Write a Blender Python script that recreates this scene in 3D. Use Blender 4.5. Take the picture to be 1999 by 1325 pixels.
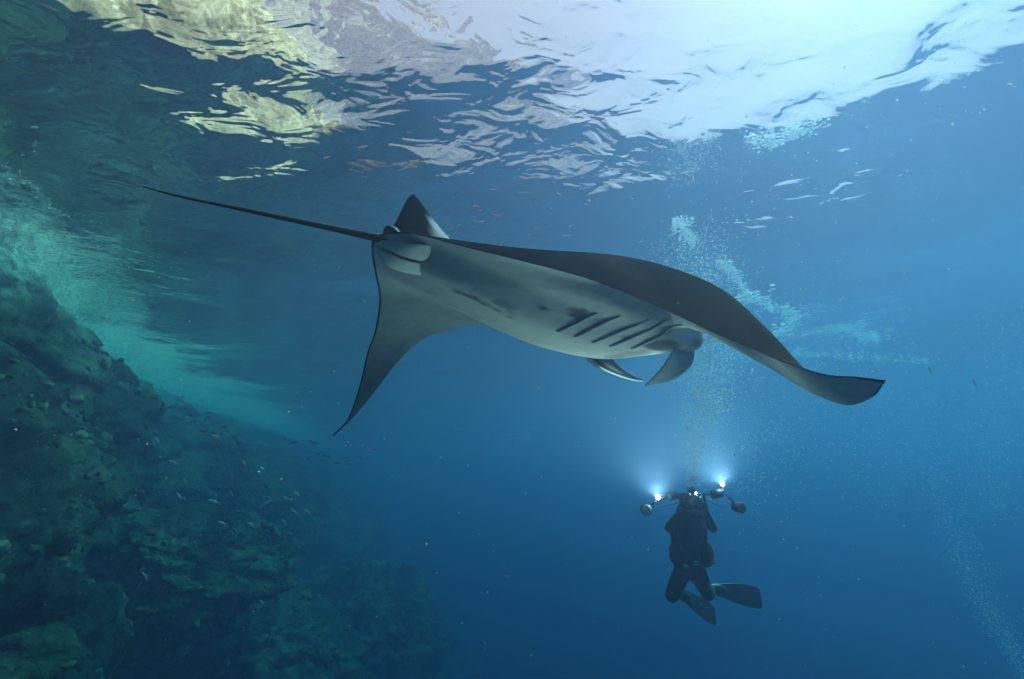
import bpy, bmesh, math, random
import numpy as np
from mathutils import Vector, Matrix, noise

# ------------------------------------------------------------------ clear
for o in list(bpy.data.objects):
    bpy.data.objects.remove(o, do_unlink=True)
SC = bpy.context.scene
COL = SC.collection
rad = math.radians
random.seed(7)
RNG = np.random.default_rng(7)

# ------------------------------------------------------------------ camera
CAM_PITCH = 17.0
cd = bpy.data.cameras.new('camera')
cam = bpy.data.objects.new('camera', cd)
COL.objects.link(cam)
cd.sensor_width = 36.0
cd.lens = 36.0 * 884.0 / 1999.0
cd.clip_start = 0.02
cd.clip_end = 2000.0
cam.location = (0, 0, 0)
cam.rotation_euler = (rad(90 + CAM_PITCH), 0, 0)
SC.camera = cam

# ------------------------------------------------------------------ sky, sun, exposure
SUN_AZ = 52.0      # degrees from +Y (view direction) towards +X
SUN_EL = 51.0
world = bpy.data.worlds.new('World')
SC.world = world
world.use_nodes = True
nt = world.node_tree
bg = nt.nodes['Background']
sky = nt.nodes.new('ShaderNodeTexSky')
sky.sky_type = 'NISHITA'
sky.sun_disc = False
sky.sun_elevation = rad(SUN_EL)
sky.sun_rotation = rad(SUN_AZ)
sky.dust_density = 4.0
sky.air_density = 1.0
veil = nt.nodes.new('ShaderNodeMix'); veil.data_type = 'RGBA'      # thin even cloud veil over the whole sky
veil.inputs[0].default_value = 0.84
veil.inputs[7].default_value = (9.6, 5.4, 6.3, 1)
nt.links.new(sky.outputs[0], veil.inputs[6])
nt.links.new(veil.outputs[2], bg.inputs[0])
bg.inputs[1].default_value = 0.05

sd = bpy.data.lights.new('sun', 'SUN')
sun = bpy.data.objects.new('sun', sd)
COL.objects.link(sun)
sd.energy = 5.0
sd.angle = rad(0.5)
sd.color = (1.0, 0.96, 0.91)
sun_dir = Vector((math.sin(rad(SUN_AZ)) * math.cos(rad(SUN_EL)),
                  math.cos(rad(SUN_AZ)) * math.cos(rad(SUN_EL)),
                  math.sin(rad(SUN_EL))))
sd.cycles.use_multiple_importance_sampling = False
sun.rotation_euler = sun_dir.to_track_quat('Z', 'Y').to_euler()

vs = SC.view_settings
vs.view_transform = 'Standard'
vs.look = 'None'
vs.gamma = 1.0
vs.exposure = 1.35
vs.use_curve_mapping = False

SC.render.engine = 'CYCLES'
cy = SC.cycles
cy.use_denoising = True
cy.use_adaptive_sampling = True
cy.adaptive_threshold = 0.02
cy.max_bounces = 10
cy.volume_bounces = 4
cy.diffuse_bounces = 2
cy.glossy_bounces = 4
cy.transmission_bounces = 4
cy.transparent_max_bounces = 24
cy.sample_clamp_indirect = 6.0
cy.caustics_reflective = False
cy.caustics_refractive = True

SURF = 4.0          # height of the water surface above the camera

# ------------------------------------------------------------------ helpers
def link(o, parent=None):
    COL.objects.link(o)
    if parent is not None:
        o.parent = parent
    return o

def tag(o, label=None, cat=None, group=None, kind=None):
    if label: o['label'] = label
    if cat: o['category'] = cat
    if group: o['group'] = group
    if kind: o['kind'] = kind
    return o

def empty(name, loc=(0, 0, 0), rot=(0, 0, 0)):
    o = bpy.data.objects.new(name, None)
    o.empty_display_size = 0.1
    o.location = loc
    o.rotation_euler = rot
    return link(o)

def mesh_obj(name, verts, faces, mat=None, parent=None, smooth=True):
    me = bpy.data.meshes.new(name)
    me.from_pydata([tuple(map(float, v)) for v in verts], [], [tuple(map(int, f)) for f in faces])
    me.validate()
    if smooth:
        me.polygons.foreach_set('use_smooth', [True] * len(me.polygons))
    if mat: me.materials.append(mat)
    me.update()
    return link(bpy.data.objects.new(name, me), parent)

def bm_obj(name, bm, mat=None, parent=None, smooth=True):
    me = bpy.data.meshes.new(name)
    bmesh.ops.recalc_face_normals(bm, faces=bm.faces)
    bm.to_mesh(me)
    bm.free()
    if smooth:
        me.polygons.foreach_set('use_smooth', [True] * len(me.polygons))
    if mat: me.materials.append(mat)
    return link(bpy.data.objects.new(name, me), parent)

def grid_faces(nu, nv, flip=False, off=0):
    i, j = np.meshgrid(np.arange(nu - 1), np.arange(nv - 1), indexing='ij')
    a = (i * nv + j).ravel() + off
    q = np.stack([a, a + nv, a + nv + 1, a + 1], 1)
    return q[:, ::-1] if flip else q

def big_mesh(name, V, Q, mat, parent=None, smooth=True):
    me = bpy.data.meshes.new(name)
    V = np.asarray(V, np.float32); Q = np.asarray(Q, np.int32)
    n = Q.shape[1]
    me.vertices.add(len(V)); me.vertices.foreach_set('co', V.ravel())
    me.loops.add(Q.size); me.loops.foreach_set('vertex_index', Q.ravel())
    me.polygons.add(len(Q))
    me.polygons.foreach_set('loop_start', np.arange(0, Q.size, n, dtype=np.int32))
    me.polygons.foreach_set('loop_total', np.full(len(Q), n, np.int32))
    me.update(calc_edges=True)
    me.validate()
    if smooth:
        me.polygons.foreach_set('use_smooth', np.ones(len(me.polygons), bool))
    if mat: me.materials.append(mat)
    return link(bpy.data.objects.new(name, me), parent)

def new_mat(name):
    m = bpy.data.materials.new(name)
    m.use_nodes = True
    m.node_tree.nodes.clear()
    out = m.node_tree.nodes.new('ShaderNodeOutputMaterial')
    return m, m.node_tree, out

def simple_mat(name, color, rough=0.6, metal=0.0, var=0.15, scale=20.0, bump=0.0, emit=None, spec=0.4, coat=0.0):
    m, t, out = new_mat(name)
    p = t.nodes.new('ShaderNodeBsdfPrincipled')
    tc = t.nodes.new('ShaderNodeTexCoord')
    nz = t.nodes.new('ShaderNodeTexNoise'); nz.inputs['Scale'].default_value = scale
    nz.inputs['Detail'].default_value = 5
    t.links.new(tc.outputs['Object'], nz.inputs['Vector'])
    mr = t.nodes.new('ShaderNodeMapRange')
    mr.inputs[1].default_value = 0.25; mr.inputs[2].default_value = 0.75
    mr.inputs[3].default_value = 1 - var; mr.inputs[4].default_value = 1 + var
    t.links.new(nz.outputs[0], mr.inputs[0])
    mx = t.nodes.new('ShaderNodeVectorMath'); mx.operation = 'SCALE'
    mx.inputs[0].default_value = color[:3]
    t.links.new(mr.outputs[0], mx.inputs['Scale'])
    t.links.new(mx.outputs[0], p.inputs['Base Color'])
    p.inputs['Roughness'].default_value = rough
    p.inputs['Metallic'].default_value = metal
    p.inputs['Specular IOR Level'].default_value = spec
    p.inputs['Coat Weight'].default_value = coat
    if emit:
        p.inputs['Emission Color'].default_value = (*emit[:3], 1)
        p.inputs['Emission Strength'].default_value = emit[3]
    if bump:
        b = t.nodes.new('ShaderNodeBump'); b.inputs['Strength'].default_value = bump
        b.inputs['Distance'].default_value = 0.01
        t.links.new(nz.outputs[0], b.inputs['Height'])
        t.links.new(b.outputs[0], p.inputs['Normal'])
    t.links.new(p.outputs[0], out.inputs[0])
    return m

# ------------------------------------------------------------------ water surface
def axis(lo, hi, near, n):
    """coordinates that are dense round `near` and grow coarser outwards"""
    k = 3.6
    a = np.linspace(-1, 1, n)
    s = np.sinh(k * a) / math.sinh(k)
    return np.where(s < 0, near + s * (near - lo), near + s * (hi - near))

def wave_height(X, Y, dx):
    r = np.random.default_rng(21)
    H = 0.22 * np.cos(2 * math.pi * (X + 0.25 * Y - 2.2) / 13.0)      # long swell
    n = 70
    lams = np.exp(r.uniform(math.log(0.40), math.log(7.0), n))
    for lam in lams:
        th = r.normal(rad(62), rad(38))
        k = 2 * math.pi / lam
        slope = 0.0145 * (lam / 1.0) ** -0.10
        a = slope / k
        ph = r.uniform(0, 2 * math.pi)
        fade = np.clip((lam / np.maximum(dx, 1e-3) - 2.5) / 2.5, 0, 1)
        arg = k * (X * math.cos(th) + Y * math.sin(th)) + ph
        H += fade * a * np.sin(arg)
    return H

def build_surface():
    xs = axis(-160, 160, 2.0, 470)
    ys = axis(-60, 260, 6.0, 470)
    X, Y = np.meshgrid(xs, ys, indexing='ij')
    DX = np.maximum(np.gradient(xs)[:, None], np.gradient(ys)[None, :])
    Z = SURF + wave_height(X, Y, DX)
    V = np.stack([X, Y, Z], -1).reshape(-1, 3)
    m, t, out = new_mat('water_surface')
    N = t.nodes.new; L = t.links.new
    geo = N('ShaderNodeNewGeometry')
    mp = N('ShaderNodeMapping'); mp.inputs['Rotation'].default_value = (0, 0, rad(-28))
    mp.inputs['Scale'].default_value = (0.75, 1.15, 1)
    L(geo.outputs['Position'], mp.inputs[0])
    n1 = N('ShaderNodeTexNoise'); n1.inputs['Scale'].default_value = 2.3
    n1.inputs['Detail'].default_value = 2.6; n1.inputs['Roughness'].default_value = 0.5
    n1.inputs['Distortion'].default_value = 0.6
    L(mp.outputs[0], n1.inputs['Vector'])
    # patches of ruffled and of smooth water
    n2 = N('ShaderNodeTexNoise'); n2.inputs['Scale'].default_value = 0.45; n2.inputs['Detail'].default_value = 2
    L(geo.outputs['Position'], n2.inputs['Vector'])
    mr = N('ShaderNodeMapRange'); mr.inputs[1].default_value = 0.38; mr.inputs[2].default_value = 0.66
    mr.inputs[3].default_value = 0.25; mr.inputs[4].default_value = 1.0
    L(n2.outputs[0], mr.inputs[0])
    b = N('ShaderNodeBump'); b.inputs['Distance'].default_value = 0.075
    L(mr.outputs[0], b.inputs['Strength'])
    L(n1.outputs[0], b.inputs['Height'])
    fr = N('ShaderNodeFresnel'); fr.inputs[0].default_value = 1.333
    L(b.outputs[0], fr.inputs['Normal'])
    tr = N('ShaderNodeBsdfTransparent'); tr.inputs[0].default_value = (1, 1, 1, 1)
    gl = N('ShaderNodeBsdfGlossy'); gl.inputs['Roughness'].default_value = 0.03
    gl.inputs['Color'].default_value = (1, 1, 1, 1)
    L(b.outputs[0], gl.inputs['Normal'])
    rf = N('ShaderNodeBsdfRefraction'); rf.inputs['IOR'].default_value = 1.333; rf.inputs['Roughness'].default_value = 0.0
    L(b.outputs[0], rf.inputs['Normal'])
    tm = N('ShaderNodeMixShader'); tm.inputs[0].default_value = 0.5
    L(tr.outputs[0], tm.inputs[1]); L(rf.outputs[0], tm.inputs[2])
    mx = N('ShaderNodeMixShader')
    L(fr.outputs[0], mx.inputs[0]); L(tm.outputs[0], mx.inputs[1]); L(gl.outputs[0], mx.inputs[2])
    L(mx.outputs[0], out.inputs[0])
    o = big_mesh('water_surface', V, grid_faces(len(xs), len(ys)), m)
    tag(o, kind='structure')
    return o

surface = build_surface()

# the body of water: one closed box of even density
def build_haze():
    bm = bmesh.new()
    bmesh.ops.create_cube(bm, size=1.0)
    lo = Vector((-150, -50, -41)); hi = Vector((150, 250, SURF - 0.5))
    for v in bm.verts:
        v.co = Vector([lo[i] if v.co[i] < 0 else hi[i] for i in range(3)])
    m, t, out = new_mat('sea_water')
    pv = t.nodes.new('ShaderNodeVolumePrincipled')
    pv.inputs['Density'].default_value = 0.30
    pv.inputs['Color'].default_value = (0.042, 0.054, 0.092, 1)
    pv.inputs['Absorption Color'].default_value = (0.07, 0.645, 0.745, 1)
    pv.inputs['Anisotropy'].default_value = 0.62
    t.links.new(pv.outputs[0], out.inputs['Volume'])
    o = bm_obj('haze', bm, m, smooth=False)
    tag(o, kind='stuff')
    return o
haze = build_haze()

# ------------------------------------------------------------------ manta ray
MC = np.array([.256, 2.133, .853])
MY, MP_, MR_ = rad(41.3), rad(-1.3), rad(2.9)

def manta_basis():
    f = np.array([math.cos(MY) * math.cos(MP_), math.sin(MY) * math.cos(MP_), math.sin(MP_)])
    r0 = np.array([math.sin(MY), -math.cos(MY), 0]); u0 = np.cross(r0, f)
    r = r0 * math.cos(MR_) + u0 * math.sin(MR_); u = np.cross(r, f)
    return np.array([f, r, u])
MB = manta_basis()

# span stations, left tip to right tip: leading edge, trailing edge (forward, right, up), camber, dorsal and ventral thickness, bluntness
ST = [
 ((-.575,-1.355,-.555),(-.58,-1.352,-.56), .000, .004,.004, 0),
 ((-.47,-1.29,-.415),(-.545,-1.265,-.49), .004, .006,.008, 0),
 ((-.37,-1.20,-.23),(-.54,-1.17,-.365), .012, .010,.014, 0),
 ((-.31,-1.12,-.105),(-.56,-1.06,-.25), .025, .014,.018, 0),
 ((-.20,-1.00,.045),(-.595,-.94,-.155), .035, .018,.022, 0),
 ((.00,-.88,.14),(-.63,-.78,-.07), .035, .022,.028, 0),
 ((.14,-.78,.16),(-.72,-.56,.00), .03, .03,.036, 0),
 ((.33,-.60,.11),(-.82,-.40,.035), .03, .05,.07, .15),
 ((.50,-.46,.04),(-.90,-.26,.03), .03, .08,.13, .4),
 ((.76,-.34,-.02),(-.955,-.14,-.01), .02, .10,.11, 1),
 ((.80,-.17,-.02),(-.995,-.05,-.03), .02, .13,.155, 1),
 ((.81,.0,-.02),(-1.0,.0,-.035), .02, .14,.18, 1),
 ((.83,.17,-.055),(-.985,.06,-.04), .03, .13,.17, 1),
 ((.82,.31,-.095),(-.93,.14,-.06), .05, .11,.155, 1),
 ((.52,.42,-.10),(-.79,.27,-.12), .08, .07,.145, .4),
 ((.46,.52,-.20),(-.64,.40,-.18), .15, .05,.11, .15),
 ((.44,.64,-.345),(-.47,.54,-.25), .20, .035,.065, 0),
 ((.40,.75,-.45),(-.32,.69,-.36), .20, .03,.03, 0),
 ((.33,.85,-.55),(-.21,.82,-.47), .125, .025,.024, 0),
 ((.265,.93,-.62),(-.06,.915,-.54), .03, .02,.018, 0),
 ((.30,1.0,-.656),(.00,1.02,-.605), -.01, .014,.012, 0),
 ((.13,1.10,-.672),(.055,1.085,-.618), .000, .009,.008, 0),
 ((.06,1.15,-.645),(.055,1.15,-.643), .000, .004,.004, 0),
]

def catmull(P, n):
    P = np.asarray(P, float)
    Q = np.vstack([2 * P[0] - P[1], P, 2 * P[-1] - P[-2]])
    out = []
    for i in range(1, len(Q) - 2):
        t = np.linspace(0, 1, n, endpoint=False)[:, None]
        a, b, c, d = Q[i - 1], Q[i], Q[i + 1], Q[i + 2]
        out.append(.5 * ((2 * b) + (-a + c) * t + (2 * a - 5 * b + 4 * c - d) * t ** 2 + (-a + 3 * b - 3 * c + d) * t ** 3))
    out.append(P[-1:])
    return np.vstack(out)

def manta_surfaces():
    rows = catmull([list(s[0]) + list(s[1]) + [s[2], s[3], s[4], s[5]] for s in ST], 10)
    nc = 70
    c = 0.5 - 0.5 * np.cos(np.linspace(0, math.pi, nc))
    LE = rows[:, None, 0:3]; TE = rows[:, None, 3:6]
    cam_, td, tv, bl = [rows[:, None, k] for k in (6, 7, 8, 9)]
    cc = c[None, :]
    S = LE * (1 - cc[..., None]) + TE * cc[..., None]
    S[..., 2] += cam_ * (np.sin(math.pi * cc ** 0.85))
    du = np.gradient(S, axis=0); dc = np.gradient(S, axis=1)
    n = np.cross(du, dc); n /= np.maximum(np.linalg.norm(n, axis=-1, keepdims=True), 1e-9)
    if n[len(n) // 2, nc // 2, 2] < 0: n = -n
    bl = np.clip(bl, 0, 1)
    foil = np.clip(np.sin(math.pi * cc ** 0.62), 0, 1) ** 0.8
    blunt = np.where(cc < .25, np.sqrt(np.clip(1 - (np.clip(.25 - cc, 0, 1) / .25) ** 2.4, 0, 1)), np.clip(1 - (np.clip(cc - .25, 0, 1) / .75) ** 1.9, 0, 1))
    pr = foil * (1 - bl) + blunt * bl
    # near the body the thickness goes straight up and down
    up = np.zeros_like(n); up[..., 2] = 1
    nn = n * (1 - bl[..., None]) + up * bl[..., None]
    D = S + nn * (np.maximum(td, .003) * pr)[..., None]
    Vv = S - nn * (np.maximum(tv, .003) * pr)[..., None]
    return rows, c, S, D, Vv

def srgb(r, g, b):
    f = lambda x: x / 12.92 if x <= .04045 else ((x + .055) / 1.055) ** 2.4
    return np.array([f(r / 255), f(g / 255), f(b / 255)])

def build_manta():
    rows, c, S, D, V = manta_surfaces()
    ns, nc = S.shape[:2]
    P = np.vstack([D.reshape(-1, 3), V.reshape(-1, 3)])
    F = np.vstack([grid_faces(ns, nc, True), grid_faces(ns, nc, False, ns * nc)])
    # colour per point
    dark = np.array([.013, .010, .0085]); pale = np.array([.95, .86, .80]); grey = np.array([.30, .33, .36])
    colD = np.tile(dark, (ns, nc, 1)).astype(float)
    colV = np.tile(pale, (ns, nc, 1)).astype(float)
    f, r, u = V[..., 0], V[..., 1], V[..., 2]
    def mix(col, w, to):
        w = np.clip(w, 0, 1)[..., None]; col[:] = col * (1 - w) + to * w
    def sm(x, a, b): 
        t = np.clip((x - a) / (b - a), 0, 1); return t * t * (3 - 2 * t)
    wig = np.array([noise.noise(Vector((float(a) * 3, float(b) * 3, 5))) for a, b in zip(f.ravel(), r.ravel())]).reshape(f.shape)
    fd, rd_ = D[..., 0], D[..., 1]
    mott = np.array([noise.fractal(Vector((float(a) * 5, float(b) * 5, 9)), .7, 2.2, 5) for a, b in zip(fd.ravel(), rd_.ravel())]).reshape(fd.shape)
    mix(colD, sm(rd_ + .12 * mott, .35, .85) * .9, np.array([.034, .024, .013]))
    colD *= (1 + .45 * mott)[..., None].clip(.4, 2)
    # grey pigment over the wings, pale belly
    rb = np.interp(f, [-1., -.68, -.54, -.457, -.404, -.326, -.205, -.06, .1, .5], [-.2, -.02, .07, .13, .20, .28, .31, .34, .38, .40])
    wing = sm(r - rb + .02 * wig, -.02, .03) * (1 - sm(r, .80, .98))
    mix(colV, .85 * wing * sm(f, -.95, -.8), np.array([.60, .57, .55]))
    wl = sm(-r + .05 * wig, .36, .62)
    mix(colV, .85 * wl, np.array([.20, .225, .235]))  # grey of the left wing, darkened further to offset the lamps' light
    tip_lit = sm(r, .66, .9)  # strobe light on the right tip, put into a paler, pinker colour
    mix(colV, tip_lit, np.array([.95, .82, .78]))
    def spot(ff, rr, sf, sr, w=.8, to=np.array([.05, .06, .07])):
        d = ((f - ff) / sf) ** 2 + ((r - rr) / sr) ** 2 + .35 * wig
        mix(colV, w * (1 - sm(d, .35, 1.2)), to)
    for a in SPOTS: spot(*a)
    spot(.585, .37, .07, .025, .9, pale)
    cc = np.tile(c[None, :], (ns, 1))
    edge = np.array([.012, .012, .013])
    chord = np.linalg.norm(S[:, 0] - S[:, -1], axis=-1)[:, None]
    mix(colV, 1 - sm((1 - cc) * chord, .006, .014), edge)
    body = np.clip(rows[:, 9], 0, 1)[:, None]
    mix(colV, (1 - sm(cc * chord, .003, .009)) * (1 - body) * (1 - sm(-r, .95, 1.05)), edge)
    mix(colV, (1 - sm(cc * chord, .006, .03)) * sm(-r, .98, 1.08) * (1 - sm(-r, 1.27, 1.31)), np.array([.9, .88, .84]))  # leading-edge highlight of the outer left wing, put in as pale colour
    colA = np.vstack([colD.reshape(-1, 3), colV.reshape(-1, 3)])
    m, t, out = new_mat('manta_skin')
    N = t.nodes.new; L = t.links.new
    at = N('ShaderNodeAttribute'); at.attribute_name = 'pigment'
    tc = N('ShaderNodeTexCoord')
    nz = N('ShaderNodeTexNoise'); nz.inputs['Scale'].default_value = 13; nz.inputs['Detail'].default_value = 8; nz.inputs['Roughness'].default_value = .65
    L(tc.outputs['Object'], nz.inputs['Vector'])
    mr = N('ShaderNodeMapRange'); mr.inputs[1].default_value = .3; mr.inputs[2].default_value = .7; mr.inputs[3].default_value = .84; mr.inputs[4].default_value = 1.10
    L(nz.outputs[0], mr.inputs[0])
    sc_ = N('ShaderNodeVectorMath'); sc_.operation = 'SCALE'
    L(at.outputs['Color'], sc_.inputs[0]); L(mr.outputs[0], sc_.inputs['Scale'])
    p = N('ShaderNodeBsdfPrincipled')
    L(sc_.outputs[0], p.inputs['Base Color'])
    p.inputs['Roughness'].default_value = .8
    p.inputs['Specular IOR Level'].default_value = .0
    nf = N('ShaderNodeTexNoise'); nf.inputs['Scale'].default_value = 160; nf.inputs['Detail'].default_value = 3
    L(tc.outputs['Object'], nf.inputs['Vector'])
    b = N('ShaderNodeBump'); b.inputs['Strength'].default_value = .25; b.inputs['Distance'].default_value = .003
    L(nf.outputs[0], b.inputs['Height']); L(b.outputs[0], p.inputs['Normal'])
    L(p.outputs[0], out.inputs[0])
    root = empty('manta_ray')
    M = Matrix(((MB[0][0], MB[1][0], MB[2][0], MC[0]), (MB[0][1], MB[1][1], MB[2][1], MC[1]), (MB[0][2], MB[1][2], MB[2][2], MC[2]), (0, 0, 0, 1)))
    # local axes are forward, right, up: a left-handed set, so mirror the sideways axis
    Mr = M @ Matrix.Diagonal((1, -1, 1, 1))
    root.matrix_world = Mr
    tag(root, 'large manta ray with dark back and pale grey belly gliding overhead', 'manta ray')
    P2 = P * np.array([1, -1, 1])
    o = big_mesh('body', P2, F, m, root)
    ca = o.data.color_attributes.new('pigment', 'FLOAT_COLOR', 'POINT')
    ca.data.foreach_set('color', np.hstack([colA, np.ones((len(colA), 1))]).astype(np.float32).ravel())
    bm = bmesh.new(); bm.from_mesh(o.data)
    bmesh.ops.remove_doubles(bm, verts=bm.verts, dist=2e-4)
    bmesh.ops.recalc_face_normals(bm, faces=bm.faces)
    bm.to_mesh(o.data); bm.free()
    o.data.polygons.foreach_set('use_smooth', np.ones(len(o.data.polygons), bool))
    return root, o, m

SPOTS = [(-.578, -.097, .022, .030, .75), (-.545, -.085, .020, .022, .75), (-.505, -.066, .030, .030, .8), (-.437, -.078, .045, .030, .6),
         (-.398, .005, .060, .035, .42), (-.36, -.082, .025, .03, .5), (-.28, -.09, .03, .03, .5), (-.32, -.03, .02, .02, .35),
         (-.273, .115, .026, .024, .85), (-.115, .19, .055, .055, .85), (.25, .19, .035, .03, .6),
         (.47, .25, .13, .09, .85), (.68, .24, .13, .12, .8), (.33, .37, .05, .05, .45), (.52, .0, .10, .16, .5)]
manta, manta_body, manta_skin = build_manta()

def tube(name, pts, radii, mat, parent=None, seg=10, sub=6, flat=1.0):
    """a smooth tapering tube along pts"""
    A = catmull([list(p) + [r] for p, r in zip(pts, radii)], sub)
    P = A[:, :3]; R = np.maximum(A[:, 3], 1e-4)
    T = np.gradient(P, axis=0); T /= np.linalg.norm(T, axis=1, keepdims=True)
    ref = np.array([0, 0, 1.0]) if abs(T[0][2]) < .9 else np.array([1.0, 0, 0])
    V = []
    n1 = np.cross(T[0], ref); n1 /= np.linalg.norm(n1)
    for p, t_, r in zip(P, T, R):
        n1 = n1 - t_ * (n1 @ t_); n1 /= np.linalg.norm(n1); n2 = np.cross(t_, n1)
        for k in range(seg):
            a = 2 * math.pi * k / seg
            V.append(p + r * (math.cos(a) * n1 + flat * math.sin(a) * n2))
    n = len(P); Fc = []
    for i in range(n - 1):
        for k in range(seg):
            a = i * seg + k; b = i * seg + (k + 1) % seg
            Fc.append((a, b, b + seg, a + seg))
    Fc.append(tuple(range(seg))[::-1]); Fc.append(tuple((n - 1) * seg + k for k in range(seg)))
    return mesh_obj(name, V, Fc, mat, parent)

def blade(name, A, B, mat, parent, bow=(0, 0, 0), thick=.008, n=24, m=14, color=None):
    """a thin curved fin between two edges A and B, solid, with a rounded section"""
    ra = catmull(A, 12); rb = catmull(B, 12)
    def resample(P, k):
        d = np.r_[0, np.cumsum(np.linalg.norm(np.diff(P, axis=0), axis=1))]
        return np.stack([np.interp(np.linspace(0, d[-1], k), d, P[:, i]) for i in range(3)], 1)
    ra = resample(ra, n); rb = resample(rb, n)
    w = 0.5 - 0.5 * np.cos(np.linspace(0, math.pi, m))
    S = ra[:, None] * (1 - w)[None, :, None] + rb[:, None] * w[None, :, None]
    S = S + np.array(bow) * (np.sin(math.pi * w)[None, :, None]) * np.sin(np.linspace(.35, 1, n) * math.pi)[:, None, None].clip(0)
    du = np.gradient(S, axis=0); dv = np.gradient(S, axis=1)
    nn = np.cross(du, dv); nn /= np.maximum(np.linalg.norm(nn, axis=-1, keepdims=True), 1e-9)
    th = thick * (np.sin(math.pi * w) ** .6).clip(0)[None, :] * np.linspace(1, .35, n)[:, None]
    T = S + nn * th[..., None]; Bt = S - nn * th[..., None]
    P = np.vstack([T.reshape(-1, 3), Bt.reshape(-1, 3)])
    F = np.vstack([grid_faces(n, m), grid_faces(n, m, True, n * m)])
    o = big_mesh(name, P, F, mat, parent)
    if color is not None:
        C = np.array([[color(i / (n - 1), w[j], sd_) for i in range(n) for j in range(m)] for sd_ in (0, 1)]).reshape(-1, 3)
        ca = o.data.color_attributes.new('pigment', 'FLOAT_COLOR', 'POINT')
        ca.data.foreach_set('color', np.hstack([C, np.ones((len(C), 1))]).astype(np.float32).ravel())
    bm = bmesh.new(); bm.from_mesh(o.data)
    bmesh.ops.remove_doubles(bm, verts=bm.verts, dist=2e-4)
    bmesh.ops.recalc_face_normals(bm, faces=bm.faces)
    bm.to_mesh(o.data); bm.free()
    return o

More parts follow.
